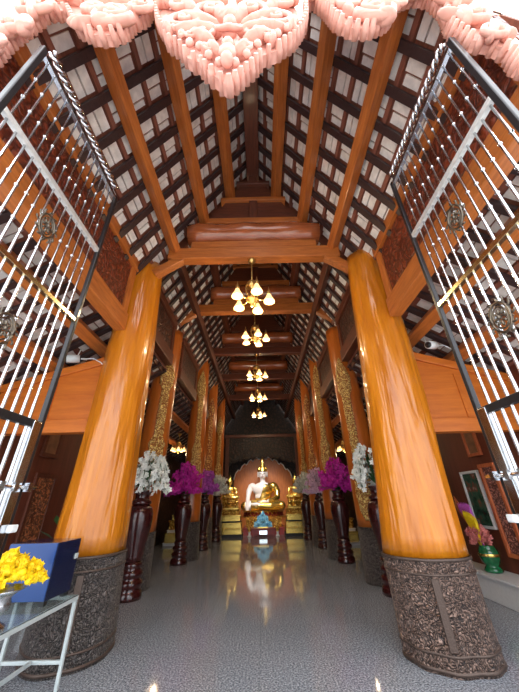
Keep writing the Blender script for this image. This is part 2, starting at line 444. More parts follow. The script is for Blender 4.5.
rad = lambda k: [(0, .385*k), (1, .36*k), (3, .345*k), (7, .31*k)]
inner = [(-2.76, 7.72, 6.2, 1.0, (2.2, 5.15, .2, 'gold_lace', .62), 'inner column behind the white flowers at the left, gilded strip down its front'),
         (-2.36, 11.15, 6.95, .93, (2.3, 6.3, .175, 'gold_lace', .42), 'inner column behind the magenta flowers at the left'),
         (-2.34, 13.75, 6.95, .9, (2.3, 6.0, .165, 'gold_red', .34), 'inner column behind the violet flowers at the left'),
         (-2.26, 16.4, 6.95, .85, (2.3, 5.75, .165, 'gold_lace', .28), 'inner column behind the farthest white flowers at the left'),
         (2.64, 7.8, 6.2, 1.0, (1.15, 5.15, .2, 'gold_lace', -.62), 'inner column behind the white flowers at the right, gilded strip reaching low'),
         (2.40, 10.85, 6.95, .9, (2.3, 6.3, .175, 'gold_lace', -.42), 'inner column behind the magenta flowers at the right'),
         (2.33, 13.5, 6.95, .88, (2.3, 6.0, .165, 'gold_red', -.34), 'inner column behind the lilac flowers at the right'),
         (2.30, 16.3, 6.95, .85, (2.3, 5.75, .165, 'gold_lace', -.28), 'inner column behind the farthest white flowers at the right')]
for x, y, top, k, orn, lab in inner:
    column(x, y, top, rad(k), [(0, 0), (6, (.16 if abs(x) > 2.5 else .02)*(1 if x < 0 else -1))], 1.02, 'orange-brown '+lab, 'column_in', 'emboss_dark', orn)

# ------------------------------------------------------------------ carved lengthwise panels over the column rows
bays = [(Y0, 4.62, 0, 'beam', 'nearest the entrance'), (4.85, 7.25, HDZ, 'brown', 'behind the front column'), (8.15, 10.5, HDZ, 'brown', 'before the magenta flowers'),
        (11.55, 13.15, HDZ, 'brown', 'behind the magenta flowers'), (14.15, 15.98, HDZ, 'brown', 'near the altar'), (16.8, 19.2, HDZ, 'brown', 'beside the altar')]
for s in (-1, 1):
    for ya, yb, dz, w, lab in bays:
        if w == 'beam': yb = 4.36 if s < 0 else 4.1
        x = s*(2.38 if w == 'beam' else 2.42)
        t = thing('lengthwise_panel', (x, (ya+yb)/2, 4.28 if w == 'beam' else 4.9), 'carved dark red panel between beams above the %s columns, %s' % (sidename[s], lab), 'carved panel', 'carved panels above the column rows')
        lo = 4.28 if w == 'beam' else 4.9; hi = 5.86 if w == 'beam' else 6.3
        MB().box(x-.1, x+.1, ya, yb, lo, lo+.34).build('bottom_beam', w+'_y', t, bevel=.015)
        MB().box(x-.1, x+.1, ya, yb, hi-.24, hi).build('top_beam', w+'_y', t, bevel=.015)
        MB().box(x-.03, x+.03, ya, yb, lo+.34, hi-.24).build('carved_board', 'carved_red' if w == 'beam' else 'carved_shade', t)  # rear boards get a darker copy, the dim hall light put into their colour
        n = 2 if yb-ya > 3.4 else 1
        for i in range(n+1):
            y = ya+.1+(yb-ya-.2)*i/n
            MB().box(x-.07, x+.07, y-.08, y+.08, lo+.34, hi-.24).build('stile', w+'_z', t, bevel=.01)

for i_, s in ((2, -1), (3, 1)):
    struct(MB().box(s*2.58-.02, s*2.58+.02, HS+.05, 21, 4.72, 6.0).build('trim_%d' % i_, 'brown_y', base=False))

# ------------------------------------------------------------------ trusses
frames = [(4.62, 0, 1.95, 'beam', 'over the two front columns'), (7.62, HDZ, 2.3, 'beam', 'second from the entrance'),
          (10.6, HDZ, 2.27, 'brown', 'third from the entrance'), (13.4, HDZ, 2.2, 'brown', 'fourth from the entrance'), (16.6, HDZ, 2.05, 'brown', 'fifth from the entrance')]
for i, (y, dz, hw, w, lab) in enumerate(frames):
    zb = 6.13+dz
    hw2 = hw-.0
    t = thing('tie_beam', (0, y, zb), 'orange-brown square tie beam across the nave, %s' % lab, 'tie beam', 'tie beams across the nave')
    MB().box(-hw2+.12, hw2-.12, y-.11, y+.11, zb, zb+.30).build('beam', w+'_x', t, bevel=.02)
    for s in (-1, 1) if i < 2 else ():
        MB().beam((s*(hw+.12), y-.02, zb-.36), (s*(hw-.42), y-.02, zb+.04), .17, .17, 0, (0, 1, 0)).build('brace', w+'_x', t, bevel=.015)
    # log
    t = thing('log_beam', (0, y, zb+.32), 'thick glossy rounded log lying on the tie beam, %s' % lab, 'log', 'glossy logs on the tie beams')
    MB().box(-1.36, 1.36, y-.09, y+.09, zb+.32, zb+.5).build('plank', w+'_x', t, bevel=.01)
    mb = MB(); n = 14; pts = [(-1.45+2.9*k/n, y, zb+.77) for k in range(n+1)]
    mb.tube(pts, [.28*(.93+.07*math.sin(k*1.3+i)) if 0 < k < n else .25 for k in range(n+1)], 20)
    mb.build('log', 'log', t)
    # stepped gable infill
    g = zb+1.08
    t = thing('gable_panel', (0, y, g), 'stepped dark brown gable boards above the log, %s' % lab, 'gable panel', 'stepped gable panels under the roof peak')
    MB().box(-1.12, 1.12, y-.1, y+.1, g, g+.16).build('cross_rail', w+'_x', t, bevel=.012)
    MB().prism([(-1.0, g+.16), (1.0, g+.16), (.68, g+.78), (-.68, g+.78)], y-.03, y+.03).build('lower_board', 'brown_x', t)
    MB().box(-.1, .1, y-.09, y+.09, g+.16, g+.78).build('post', 'brown_z', t, bevel=.01)
    MB().box(-.78, .78, y-.1, y+.1, g+.78, g+.9).build('cross_rail', w+'_x', t, bevel=.012)
    MB().prism([(-.6, g+.9), (.6, g+.9), (.3, g+1.45), (-.3, g+1.45)], y-.03, y+.03).build('upper_board', 'brown_x', t)
    MB().box(-.42, .42, y-.1, y+.1, g+1.42, g+1.53).build('cross_rail', 'brown_x', t, bevel=.012)
    MB().box(-.1, .1, y-.05, y+.05, g+1.53, ZR+dz-.1).build('king_post', 'brown_z', t)

# ------------------------------------------------------------------ chandeliers
def chandelier(x, y, ztop, drop, k, label, group, power, narm=5, ph=.3):
    t = thing('chandelier', (x, y, ztop), label, 'chandelier', group)
    L = lambda z: ztop-z
    zc = ztop-drop            # hub height
    MB().lathe([(.02, -.09), (.05, -.07), (.085, -.03), (.09, 0)], 16, (x, y, ztop)).build('canopy', 'brass', t)
    MB().tube([(x, y, ztop-.07), (x, y, zc+.52*k)], .012*k+.004, 8).build('rod', 'brass', t)
    pr = [(.02, .55), (.08, .52), (.13, .45), (.14, .36), (.09, .33), (.05, .28), (.045, .2), (.09, .14), (.12, .06), (.15, 0), (.13, -.06), (.06, -.12), (.03, -.17), (.045, -.2), (.01, -.24)]
    MB().lathe([(r*k, z*k) for r, z in pr][::-1], 18, (x, y, zc)).build('body', 'brass', t)
    mb = MB()
    for j in range(5):
        a = 2*PI*j/5
        pts = [(x+k*(.1+.08*math.sin(q*PI))*math.cos(a), y+k*(.1+.08*math.sin(q*PI))*math.sin(a), zc+k*(.45-.4*q)) for q in [u/6 for u in range(7)]]
        mb.tube(pts, .014*k, 6)
    mb.build('scrollwork', 'brass', t)
    for j in range(narm):
        a = 2*PI*j/narm+ph-PI/2; c, s_ = math.cos(a), math.sin(a)
        pt = lambda r, z: (x+k*r*c, y+k*r*s_, zc+k*z)
        ar = MB().tube([pt(.1, .02), pt(.2, -.05), pt(.3, -.04), pt(.38, .06), pt(.40, .16), pt(.40, .22)], .017*k, 8)
        ar.lathe([(.03*k, .1*k), (.05*k, .14*k), (.045*k, .2*k), (.015*k, .26*k), (.005*k, .34*k)], 10, (x+k*.4*c, y+k*.4*s_, zc))
        arm = ar.build('arm', 'brass', t)
        sh = MB().lathe([(.13*k, -.1*k), (.125*k, -.07*k), (.09*k, 0), (.06*k, .06*k), (.045*k, .11*k)], 16, (x+k*.4*c, y+k*.4*s_, zc), cap=False)
        sh.lathe([(.112*k, -.085*k), (.112*k, -.07*k)], 16, (x+k*.4*c, y+k*.4*s_, zc), 1)
        so = sh.build('lamp_shade', ['shade', 'bulb'], arm); tag(so, 'lit bell-shaped glass shade')
    lt = bpy.data.lights.new('chandelier_light', 'POINT'); lt.energy = power; lt.color = (1, .78, .48); lt.shadow_soft_size = .08
    lo = bpy.data.objects.new('chandelier_light', lt); lo.location = (0, 0, -drop-.28*k); lo.parent = t; COL.objects.link(lo)
    return t
for (y, dz, hw, w, lab), nm, dr in zip(frames, ('nearest and largest-looking', 'second nearest', 'third', 'fourth', 'fifth and farthest'), (1.02, .9, .9, .9, .9)):
    chandelier(-.05, y, 6.13+dz, dr, .84, '%s five-armed brass chandelier hanging in the nave, lit' % nm, 'brass chandeliers along the nave', 45)
for s, y, z in ((-1, 12.3, 3.37), (1, 11.9, 3.2)):
    x = s*3.3; zt = 4.78-(3.3-2.45)*AS-.14
    chandelier(x, y, zt, zt-z-.1, .6, 'small lit brass chandelier hanging in the %s aisle' % sidename[s], 'aisle chandeliers', 12)

# ------------------------------------------------------------------ entrance gates
BEAD = None
def gate(x, yn, yf, nm):
    global BEAD
    s = 1 if x > 0 else -1
    t = thing('gate', (x, yn, 0), 'tall polished steel bar gate leaf standing open on the %s of the entrance' % nm, 'gate', 'open entrance gates')
    TOP = 5.16
    mb = MB().box(x-.022, x+.022, yf-.012, yf+.03, .05, TOP); mb.build('outer_stile', 'steel_dark', t, bevel=.008)
    MB().box(x-.03, x+.03, yf-.10, yf-.014, .05, 2.2).build('lock_plate', 'chrome', t, bevel=.004)
    MB().box(x-.025, x+.025, yn, yn+.05, .05, TOP).build('hinge_stile', 'steel_dark', t, bevel=.008)
    for z, h, m in ((.12, .06, 'steel_dark'), (2.18, .06, 'steel_dark'), (3.22, .045, 'brass_pale'), (4.17, .055, 'satin'), (TOP-.05, .05, 'chrome')):
        MB().box(x-.022, x+.022, yn+.05, yf-.012, z-h/2, z+h/2).build('rail', m, t, bevel=.004)
    # twisted head bar
    mb = MB(); n = 60
    for off in (0, PI):
        pts = [(x+.025*math.cos(off+k*.9), yn+.08+(yf-yn-.12)*k/n, TOP+.1+.025*math.sin(off+k*.9)) for k in range(n+1)]
        mb.tube(pts, .02, 6)
    mb.build('twisted_head_bar', 'chrome', t)
    n = int(round((yf-yn-.2)/.092))
    for i in range(n+1):
        y = yf-.13-i*.092
        mb = MB().tube([(x, y, .14), (x, y, 2.2), (x, y, 3.2), (x, y, TOP)], [.012, .012, .0105, .0085], 8)
        b = mb.build('bar', 'chrome', t)
        for k, z in enumerate((3.5, 3.78, 4.45, 4.75)):
            if BEAD is None:
                bd = BEAD = MB().ell((0, 0, 0), (.017, .017, .015), 0, 8, 6).build('bead', 'chrome', base=False)
            else: bd = BEAD.copy(); COL.objects.link(bd)
            bd.parent = b; bd.location = Vector((x, y, z+(.03 if i % 2 else 0)))-wloc(t)
    # rosettes
    for yy, z in ((1.72, 3.74), (1.75, 2.72)):
        mb = MB()
        ring = lambda r1, r2, rad, n=24: [mb.tube([(x-s*.02, yy+r1*math.cos(2*PI*q/n), z+r2*math.sin(2*PI*q/n)) for q in range(n+1)], rad, 6)]
        ring(.085, .115, .011); ring(.06, .085, .007)
        for q in range(12):
            a = 2*PI*q/12; cx_, cz_ = yy+.10*math.cos(a), z+.13*math.sin(a)
            mb.tube([(x-s*.02, cx_+.024*math.cos(a+w_), cz_+.024*math.sin(a+w_)) for w_ in [k*.7 for k in range(8)]], [.009-.0007*k for k in range(8)], 5)
        for q in range(8):
            a = 2*PI*q/8; Rm = Matrix.Rotation(-a, 3, 'X')
            mb.ell((x-s*.02, yy+.035*math.cos(a), z+.045*math.sin(a)), (.012, .024, .011), 0, 8, 6, Matrix.Rotation(a, 3, 'X'))
        mb.ell((x-s*.03, yy, z), (.018, .016, .018), 0, 10, 8)
        tag(mb.build('rosette', 'brass_dark', t), 'ornate oval metal rosette')
    MB().box(x-s*.05-.02, x-s*.05+.02, yf-.035, yf+.035, 1.43, 1.48).build('lock', 'white_paint', t, bevel=.01)
    mb = MB().tube([(x-s*.055, yf-.35, 1.72), (x-s*.055, yf+.1, 1.72)], .014, 8)
    for yy in (yf-.25, yf-.12, yf+.02): mb.box(x-s*.05-.025, x-s*.05+.025, yy-.02, yy+.02, 1.69, 1.75)
    mb.build('bolt', 'chrome', t)
gate(-1.77, .99, 2.42, 'left'); gate(1.82, .99, 2.31, 'right')

# ------------------------------------------------------------------ carved valance over the entrance
low = [(-2.3, 4.6), (-2.08, 4.87), (-2.09, 5.23), (-2.02, 5.66), (-1.98, 5.95), (-1.75, 5.94), (-1.54, 5.48), (-1.33, 5.28), (-1.2, 5.27), (-1.09, 5.38), (-1.05, 5.62), (-.96, 5.75), (-.95, 6.1),
       (-.9, 6.1), (-.82, 5.61), (-.74, 5.38), (-.70, 5.3), (-.66, 5.11), (-.55, 4.98), (-.50, 4.88), (-.45, 4.74), (-.34, 4.64), (-.28, 4.5), (-.2, 4.38), (-.13, 4.26), (-.08, 4.30), (0, 4.43), (.08, 4.58), (.14, 4.75), (.26, 4.84), (.31, 4.94), (.41, 5.06), (.5, 5.3), (.57, 5.54), (.62, 6.1),
       (.72, 6.12), (.8, 5.88), (.86, 5.5), (.97, 5.32), (1.12, 5.31), (1.3, 5.46), (1.38, 5.6), (1.5, 5.98), (1.75, 6.18), (1.9, 6.1), (1.93, 5.75), (1.85, 5.3), (1.92, 4.98), (2.05, 4.94), (2.14, 4.75), (2.1, 4.5), (2.3, 4.35)]
VY0, VY1 = .93, 1.05
TOPZ = 7.4
mb = MB().prism(low+[(2.3, TOPZ), (-2.3, TOPZ)], VY0+.035, VY1-.005)
def lowz(x):
    b = None
    for (xa, za), (xb, zb) in zip(low, low[1:]):
        if min(xa, xb) <= x <= max(xa, xb):
            z = max(za, zb) if abs(xb-xa) < 1e-6 else za+(zb-za)*(x-xa)/(xb-xa)
            b = z if b is None else max(b, z)
    return b if b is not None else 4.5
# flutes along the lower edge
for (xa, za), (xb, zb) in zip(low, low[1:]):
    L = math.hypot(xb-xa, zb-za); n = max(1, int(L/.075))
    for q in range(n):
        f = (q+.5)/n; x = xa+(xb-xa)*f; z = za+(zb-za)*f
        mb.tube([(x, VY0-.02, z), (x, VY0+.05, z), (x, VY1, z)], [.02, rnd.uniform(.018, .038), .026], 6)
def scroll(cx, cz, r, turns, a0, sgn, th):
    n = int(14*turns)+6; pts = []; rr = []
    for i in range(n+1):
        f = i/n; a = a0+sgn*2*PI*turns*f; q = r*(1-f*.88)
        pts.append((cx+q*math.cos(a), VY0-.015-.03*f, cz+q*math.sin(a))); rr.append(th*(1-.5*f))
    mb.tube(pts, rr, 8); mb.ell((cx, VY0-.04, cz), (th*1.2, th*.9, th*1.2), 0, 8, 6)
def leafy(cx, cz, l, a, w, d=.07):
    R = Matrix.Rotation(-a, 3, 'Y')
    mb.ell((cx+.5*l*math.cos(a), VY0-.01, cz+.5*l*math.sin(a)), (l*.5, d, w), 0, 12, 8, R)
# central drop: ornament in mirror pairs about its axis
AX = -.12
for s in (-1, 1):
    for (dx, z, r, tn, a0, th) in ((.42, 5.35, .17, 1.6, 2.2, .035), (.22, 5.05, .10, 1.3, 1.2, .026), (.18, 5.62, .16, 1.5, -1., .035), (.5, 5.78, .15, 1.5, .5, .034),
                                  (.33, 4.98, .08, 1.2, 0, .02), (.15, 4.72, .08, 1.2, 1, .022), (.38, 6.15, .17, 1.5, 1, .04), (.12, 6.05, .12, 1.3, 0, .03)):
        scroll(AX+s*dx, z, r, tn, a0 if s > 0 else PI-a0, s, th)
    for (dx, z, l, a, w) in ((.08, 5.25, .5, .5, .05), (.05, 5.1, .45, .15, .045), (.1, 4.85, .32, .7, .04), (.05, 4.62, .2, .9, .035), (.3, 5.55, .34, 1., .05), (.02, 5.35, .3, 1.1, .05), (.25, 5.85, .4, .3, .05), (.5, 5.1, .2, 1.2, .035), (.05, 5.9, .35, 1.2, .05)):
        leafy(AX+s*dx, z, l, a if s > 0 else PI-a, w)
    for q in range(7):
        x = AX+s*(.06+q*.085); mb.ell((x, VY0-.02, lowz(x)+.13), (.035, .03, .045), 0, 8, 6)
for z, w in ((4.45, .05), (4.58, .07), (4.72, .05), (5.0, .07), (5.2, .06), (5.45, .08)):
    mb.ell((AX, VY0-.04, z), (w, .05, w*1.2), 0, 10, 8)
mb.tube([(AX-.1, VY0-.06, 5.0), (AX-.05, VY0-.08, 4.93), (AX, VY0-.09, 4.91), (AX+.05, VY0-.08, 4.93), (AX+.1, VY0-.06, 5.0)], .022, 8)
# side swags
for s in (-1, 1):
    for (x, z, r, tn, a0, th) in ((1.2, 5.55, .2, 1.7, 3.5, .045), (1.45, 5.72, .13, 1.4, 1, .034), (1.0, 5.75, .13, 1.4, 2.2, .034), (1.75, 6.15, .17, 1.5, 0, .04), (2.05, 5.35, .16, 1.5, 2, .04), (2.08, 4.95, .13, 1.4, 1, .034), (1.3, 6.1, .2, 1.5, 1, .04), (2.05, 5.85, .17, 1.5, 3, .04), (.95, 6.2, .14, 1.4, 0, .034)):
        scroll(s*x, z, r, tn, a0 if s > 0 else PI-a0, s, th)
    for (x, z, l, a, w) in ((1.05, 5.5, .45, .35, .055), (1.1, 5.9, .5, .15, .055), (1.5, 6.0, .4, .4, .05), (1.95, 5.2, .3, 1.6, .055), (1.98, 5.6, .35, 1.4, .05), (2.0, 4.85, .3, 1.2, .05), (1.55, 6.3, .5, .1, .06), (.8, 6.1, .3, 1.2, .05), (1.15, 5.38, .22, .1, .045)):
        leafy(s*x, z, l, a if s > 0 else PI-a, w)
for q in range(80):
    x = rnd.uniform(-2.15, 2.15); z = lowz(x)+rnd.uniform(.08, 1.2)
    if z > 7: continue
    leafy(x, z, rnd.uniform(.12, .26), rnd.uniform(0, 2*PI), rnd.uniform(.02, .035), .05)
tag(mb.build('carved_valance', 'salmon'), 'salmon-pink carved scrollwork valance with a pointed central drop over the entrance', 'carved valance')

# ------------------------------------------------------------------ header panels and posts of the side aisles
for s, zb, zt in ((-1, 2.62, 4.0), (1, 2.5, 3.92)):
    nm = sidename[s]; xa, xb = sorted((s*2.66, s*4.43)); y = 4.82
    t = thing('header_panel', ((xa+xb)/2, y, zb), 'orange framed wooden board above the %s aisle opening' % nm, 'wall panel', 'header boards beside the front columns')
    top_in = 3.98; top_out = 3.45
    za, zz = (top_out, top_in) if s < 0 else (top_in, top_out)
    MB().prism([(xa, zb+.2), (xb, zb+.2), (xb, zz-.12), (xa, za-.12)], y-.03, y+.03).build('board', 'header', t)
    MB().box(xa, xb, y-.09, y+.09, zb, zb+.22).build('bottom_rail', 'header', t, bevel=.012)
    MB().beam((xa, y, za-.06), (xb, y, zz-.06), .16, .14).build('top_rail', 'header', t, bevel=.012)
    xm = s*3.5
    MB().box(xm-.025, xm+.025, y-.05, y+.05, zb+.22, 3.5).build('molding', 'header', t)
    x = s*3.76
    tag(MB().box(x-.13, x+.13, 6.9 if s > 0 else 7.3, 7.2 if s > 0 else 7.6, 0, 3.7).build('door_post', 'darkpost', bevel=.012), 'dark brown square post in the %s aisle, just beyond the front column' % nm, 'post', 'dark posts of the aisle openings')
# security cameras
def cam_thing(x, y, z, mat, lab):
    t = thing('security_camera', (x, y, z), lab, 'security camera')
    MB().tube([(x, y, z), (x-.17, y-.1, z-.04)], [.075, .07], 12).build('housing', mat, t)
    MB().tube([(x-.171, y-.1, z-.04), (x-.182, y-.107, z-.043)], .055, 12).build('lens', 'black', t)
    MB().tube([(x+.02, y, z), (x+.05, y+.05, z+.02), (x+.06, y+.09, z+.02)], .018, 8).build('bracket', mat, t)
    MB().tube([(x+.02, y+.01, z), (x+.2, y+.06, z+.03), (x+.34, y+.08, z-.04), (x+.42, y+.085, z-.12)], .009, 6).build('cable', 'white_paint', t)
    MB().tube([(x-.02, y+.02, z), (x-.1, y+.06, z+.1), (x-.08, y+.08, z+.24)], .009, 6).build('cable', 'white_paint', t)
cam_thing(3.2, 4.6, 3.98, 'white_paint', 'small white camera with looping cables above the right aisle opening')
cam_thing(-3.12, 4.63, 3.88, 'white_metal', 'small grey camera on the board above the left aisle opening')

# ------------------------------------------------------------------ pedestal vases and bouquets
def vase(x, y, lab, k=1.):
    t = thing('pedestal_vase', (x, y, 0), lab, 'vase', 'turned wooden pedestal vases')
    H = 1.82
    pr = [(.25, 0), (.25, .05), (.235, .12), (.19, .16), (.225, .2), (.235, .24), (.22, .28), (.165, .31), (.2, .35), (.215, .39), (.2, .43), (.155, .46), (.175, .5), (.18, .54), (.16, .57)]
    MB().lathe(pr, 28, (x, y, 0)).build('foot', 'vase', t)
    body = [(.16, .57), (.165, .66), (.2, .85), (.245, 1.08), (.27, 1.28), (.265, 1.4), (.235, 1.5), (.17, 1.56)]
    MB().lathe(body, 28, (x, y, 0)).build('body', 'vase', t)
    neck = [(.17, 1.56), (.2, 1.58), (.2, 1.62), (.155, 1.66), (.14, 1.7), (.15, 1.76), (.185, 1.80), (.185, 1.82), (.13, 1.82), (.11, 1.78)]
    MB().lathe(neck, 28, (x, y, 0)).build('neck', 'vase', t)
def blossom(mb, c, r, mat=0):
    c = Vector(c); d = Vector((rnd.gauss(0, 1), rnd.gauss(0, 1)-.8, rnd.gauss(0, .7))).normalized()
    a = d.orthogonal().normalized(); b = d.cross(a); ph = rnd.random()*6
    for i in range(5):
        t = ph+2*PI*i/5; e = a*math.cos(t)+b*math.sin(t); f = d.cross(e)
        mb.add([c-d*r*.15, c+e*r*.6+f*r*.38+d*r*.12, c+e*r*1.05+d*r*.05, c+e*r*.6-f*r*.38+d*r*.12], [(0, 1, 2, 3)], mat)
    mb.ell(c+d*r*.1, (r*.2, r*.2, r*.2), mat, 5, 4)
def bouquet(x, y, z, w, h, style, lab, petal, droop):
    t = thing('flower_arrangement', (x, y, z), lab, 'flowers', 'bouquets standing in the pedestal vases')
    st = MB(); fl = MB(); n = 22 if droop else 44
    for i in range(n):
        a = 2*PI*i/n+rnd.uniform(-.2, .2)
        if droop:
            R = w*rnd.uniform(.6, 1.0); top = h*rnd.uniform(.6, 1.); end = rnd.uniform(-.05, .25)*h
            P = [Vector((0, 0, .03)), Vector((R*.35*math.cos(a), R*.35*math.sin(a), top*.85)), Vector((R*.75*math.cos(a), R*.75*math.sin(a), top)), Vector((R*math.cos(a), R*math.sin(a), top*.6)), Vector((R*1.02*math.cos(a), R*1.02*math.sin(a), end))]
            lo = .45
        else:
            el = rnd.uniform(-.1, 1.45); R = w*rnd.uniform(.8, 1.05)
            P = [Vector((0, 0, .03))]+[Vector((R*f*math.cos(el)*math.cos(a), R*f*math.cos(el)*math.sin(a), .1*h+h*f*math.sin(el)*.95)) for f in (.35, .7, 1.)]
            lo = .3
        P = [Vector((p.x, p.y*(.6 if p.y > 0 else 1), p.z)) for p in P]
        Q = [p+Vector((x, y, z)) for p in P]
        st.tube(Q, .008, 5)
        m = 26 if droop else 22
        for q in range(m):
            f = lo+(1-lo)*q/(m-1); u = f*(len(Q)-1); k = min(int(u), len(Q)-2); p = Q[k].lerp(Q[k+1], u-k)
            p = p+Vector((rnd.gauss(0, .035), rnd.gauss(0, .035), rnd.gauss(0, .03)))
            blossom(fl, p, rnd.uniform(.045, .07))
    lf = MB()
    for i in range(14):
        a = rnd.uniform(0, 2*PI); R = w*rnd.uniform(.3, .6); zz = h*rnd.uniform(.1, .5)
        c = Vector((x, y, z+.02)); e = c+Vector((R*math.cos(a), R*math.sin(a), zz)); sd = Vector((-math.sin(a), math.cos(a), 0))*.05
        mid = c.lerp(e, .55)+Vector((0, 0, .08)); lf.add([c, mid+sd, e, mid-sd, mid+Vector((0, 0, .02))], [(0, 1, 4), (1, 2, 4), (2, 3, 4), (3, 0, 4)], 0)
    tag(st.build('stems', 'leaf', t), kind='stuff'); tag(lf.build('leaves', 'leaf', t), kind='stuff')
    tag(fl.build('blossoms', petal, t), kind='stuff')
vs = [(-2.52, 7.04, 'tall dark rosewood pedestal vase holding white flowers, half behind the left front column', 'white_petal', 'bouquet of drooping white orchid sprays behind the left front column', 1),
      (-2.42, 10.4, 'dark rosewood pedestal vase holding magenta flowers on the left', 'magenta_petal', 'round bouquet of magenta flowers on the left of the nave', 0),
      (-2.24, 13.05, 'dark rosewood pedestal vase holding violet flowers on the left', 'violet_petal', 'bouquet of pale violet flowers on the left', 0),
      (-2.08, 15.55, 'farthest dark pedestal vase on the left, white flowers in it', 'white_petal', 'small-looking white bouquet beside the altar, left', 0),
      (2.52, 6.93, 'dark pedestal vase with white flowers peeking from behind the right front column', 'white_petal', 'bouquet of drooping white orchid sprays beside the right front column', 1),
      (2.40, 10.1, 'dark rosewood pedestal vase holding magenta flowers on the right', 'magenta_petal', 'round bouquet of magenta flowers on the right of the nave', 0),
      (2.30, 12.8, 'dark rosewood pedestal vase holding lilac flowers on the right', 'lilac_petal', 'bouquet of pale lilac flowers on the right', 0),
      (2.12, 15.5, 'farthest dark pedestal vase on the right, white flowers in it', 'white_petal', 'small-looking white bouquet beside the altar, right', 0)]
for x, y, lab, pm, bl, dr in vs:
    vase(x, y, lab)
    bouquet(x, y-.06, 1.81, .5 if dr else .62, .8 if dr else .86, 0, bl, pm, dr)

# ------------------------------------------------------------------ altar and statues
def remesh(mb, vox, sm):
    me = bpy.data.meshes.new('tmp'); me.from_pydata(mb.v, [], mb.f)
    bm = bmesh.new(); bm.from_mesh(me); bmesh.ops.recalc_face_normals(bm, faces=bm.faces); bm.to_mesh(me); bm.free()
    o = bpy.data.objects.new('tmp', me); COL.objects.link(o)
    r = o.modifiers.new('r', 'REMESH'); r.mode = 'VOXEL'; r.voxel_size = vox
    q = o.modifiers.new('s', 'SMOOTH'); q.iterations = sm; q.factor = .5
    dg = bpy.context.evaluated_depsgraph_get(); dg.update()
    out = bpy.data.meshes.new_from_object(o.evaluated_get(dg))
    bpy.data.objects.remove(o); bpy.data.meshes.remove(me)
    return out
def buddha_mesh():
    b = MB()
    b.ell((0, 0, .3), (.6, .45, .3), 0, 20, 14); b.ell((0, .02, .68), (.47, .32, .45), 0, 20, 14); b.ell((0, 0, 1.05), (.6, .34, .38), 0, 20, 14)
    for s in (-1, 1):
        b.ell((s*.6, 0, 1.2), (.22, .22, .2), 0, 14, 10)
        b.tube([(s*.3, -.05, .25), (s*.7, -.35, .24), (s*1.0, -.5, .22)], [.27, .25, .2], 14)
        b.ell((s*1.0, -.5, .22), (.22, .22, .2), 0, 14, 10)
        b.ell((s*.275, -.02, 1.86), (.035, .07, .2), 0, 10, 8)           # long ears
    b.tube([(1.0, -.5, .2), (.4, -.72, .2), (-.3, -.74, .24)], [.19, .17, .12], 14)   # crossed shins
    b.tube([(-1.0, -.5, .2), (-.4, -.66, .18), (.3, -.62, .2)], [.19, .17, .12], 14)
    b.ell((-.42, -.76, .3), (.24, .1, .09), 0, 14, 8)                     # upturned foot
    b.tube([(0, 0, 1.3), (0, -.01, 1.48), (0, -.02, 1.65)], [.2, .145, .15], 14)      # neck
    b.ell((0, -.03, 1.89), (.27, .28, .3), 0, 20, 16); b.ell((0, -.1, 1.72), (.185, .19, .16), 0, 14, 10)
    b.tube([(0, -.29, 1.95), (0, -.33, 1.85), (0, -.345, 1.80)], [.025, .035, .045], 8)  # nose
    b.tube([(-.08, -.275, 1.705), (0, -.295, 1.71), (.08, -.275, 1.705)], [.018, .03, .018], 8)  # mouth
    for s in (-1, 1):
        b.ell((s*.105, -.255, 1.89), (.06, .035, .022), 0, 10, 6); b.tube([(s*.03, -.28, 1.95), (s*.1, -.29, 1.975), (s*.19, -.23, 1.95)], .014, 6)
    # right arm reaches down over the knee
    b.tube([(-.66, 0, 1.22), (-.8, -.08, .95), (-.84, -.2, .7), (-.86, -.5, .48), (-.86, -.66, .38)], [.18, .16, .13, .11, .085], 14)
    b.ell((-.86, -.72, .28), (.09, .05, .14), 0, 12, 8)
    for i, l in enumerate((.24, .28, .27, .22)):
        b.tube([(-.935+.05*i, -.74, .24), (-.935+.05*i, -.755, .24-l*.5), (-.935+.05*i, -.74, .24-l)], [.026, .025, .018], 8)
    b.tube([(-.79, -.7, .3), (-.74, -.75, .22), (-.73, -.76, .14)], [.03, .028, .02], 8)
    # left arm, hand open in the lap
    b.tube([(.66, 0, 1.22), (.82, -.06, .92), (.8, -.2, .62), (.5, -.5, .48), (.25, -.62, .44)], [.18, .16, .135, .11, .085], 14)
    b.ell((.1, -.66, .43), (.16, .1, .05), 0, 12, 8)
    for i, l in enumerate((.22, .27, .26, .2)):
        b.tube([(-.02, -.6-.045*i, .44), (-.02-l*.5, -.6-.045*i, .45), (-.02-l, -.6-.045*i, .43)], [.026, .025, .018], 8)
    b.tube([(.12, -.58, .46), (.02, -.54, .5), (-.05, -.55, .5)], [.03, .026, .02], 8)
    return remesh(b, .022, 2)
BODY = buddha_mesh()
def robe_mesh():
    """cloth over the left shoulder, the waist and the crossed legs, standing off the body"""
    bm = bmesh.new(); bm.from_mesh(BODY); bm.normal_update()
    kill = []
    for f in bm.faces:
        c = f.calc_center_median(); k = False
        hand = (-1.0 < c.x < -.68 and c.y < -.45 and c.z > .02) or (c.x < -.72 and c.z > .42) or (-.35 < c.x < .3 and c.y < -.5 and c.z > .36)
        foot = (-.7 < c.x < -.15 and c.y < -.62 and c.z > .25)
        chest = c.z > .5 and (c.x > .1-(1.3-c.z)*.4)
        waist = .3 < c.z <= .6 and abs(c.x) < .62
        legs = c.z <= .5
        k = (legs or chest or waist) and not hand and not foot and c.z < 1.42 and not (c.z > 1.28 and abs(c.x) < .3)
        if .6 < c.z < 1.3 and c.x < -.55: k = False
        if not k: kill.append(f)
    bmesh.ops.delete(bm, geom=kill, context='FACES')
    for v in bm.verts: v.co = v.co+v.normal*.018
    me = bpy.data.meshes.new('robe'); bm.to_mesh(me); bm.free(); return me
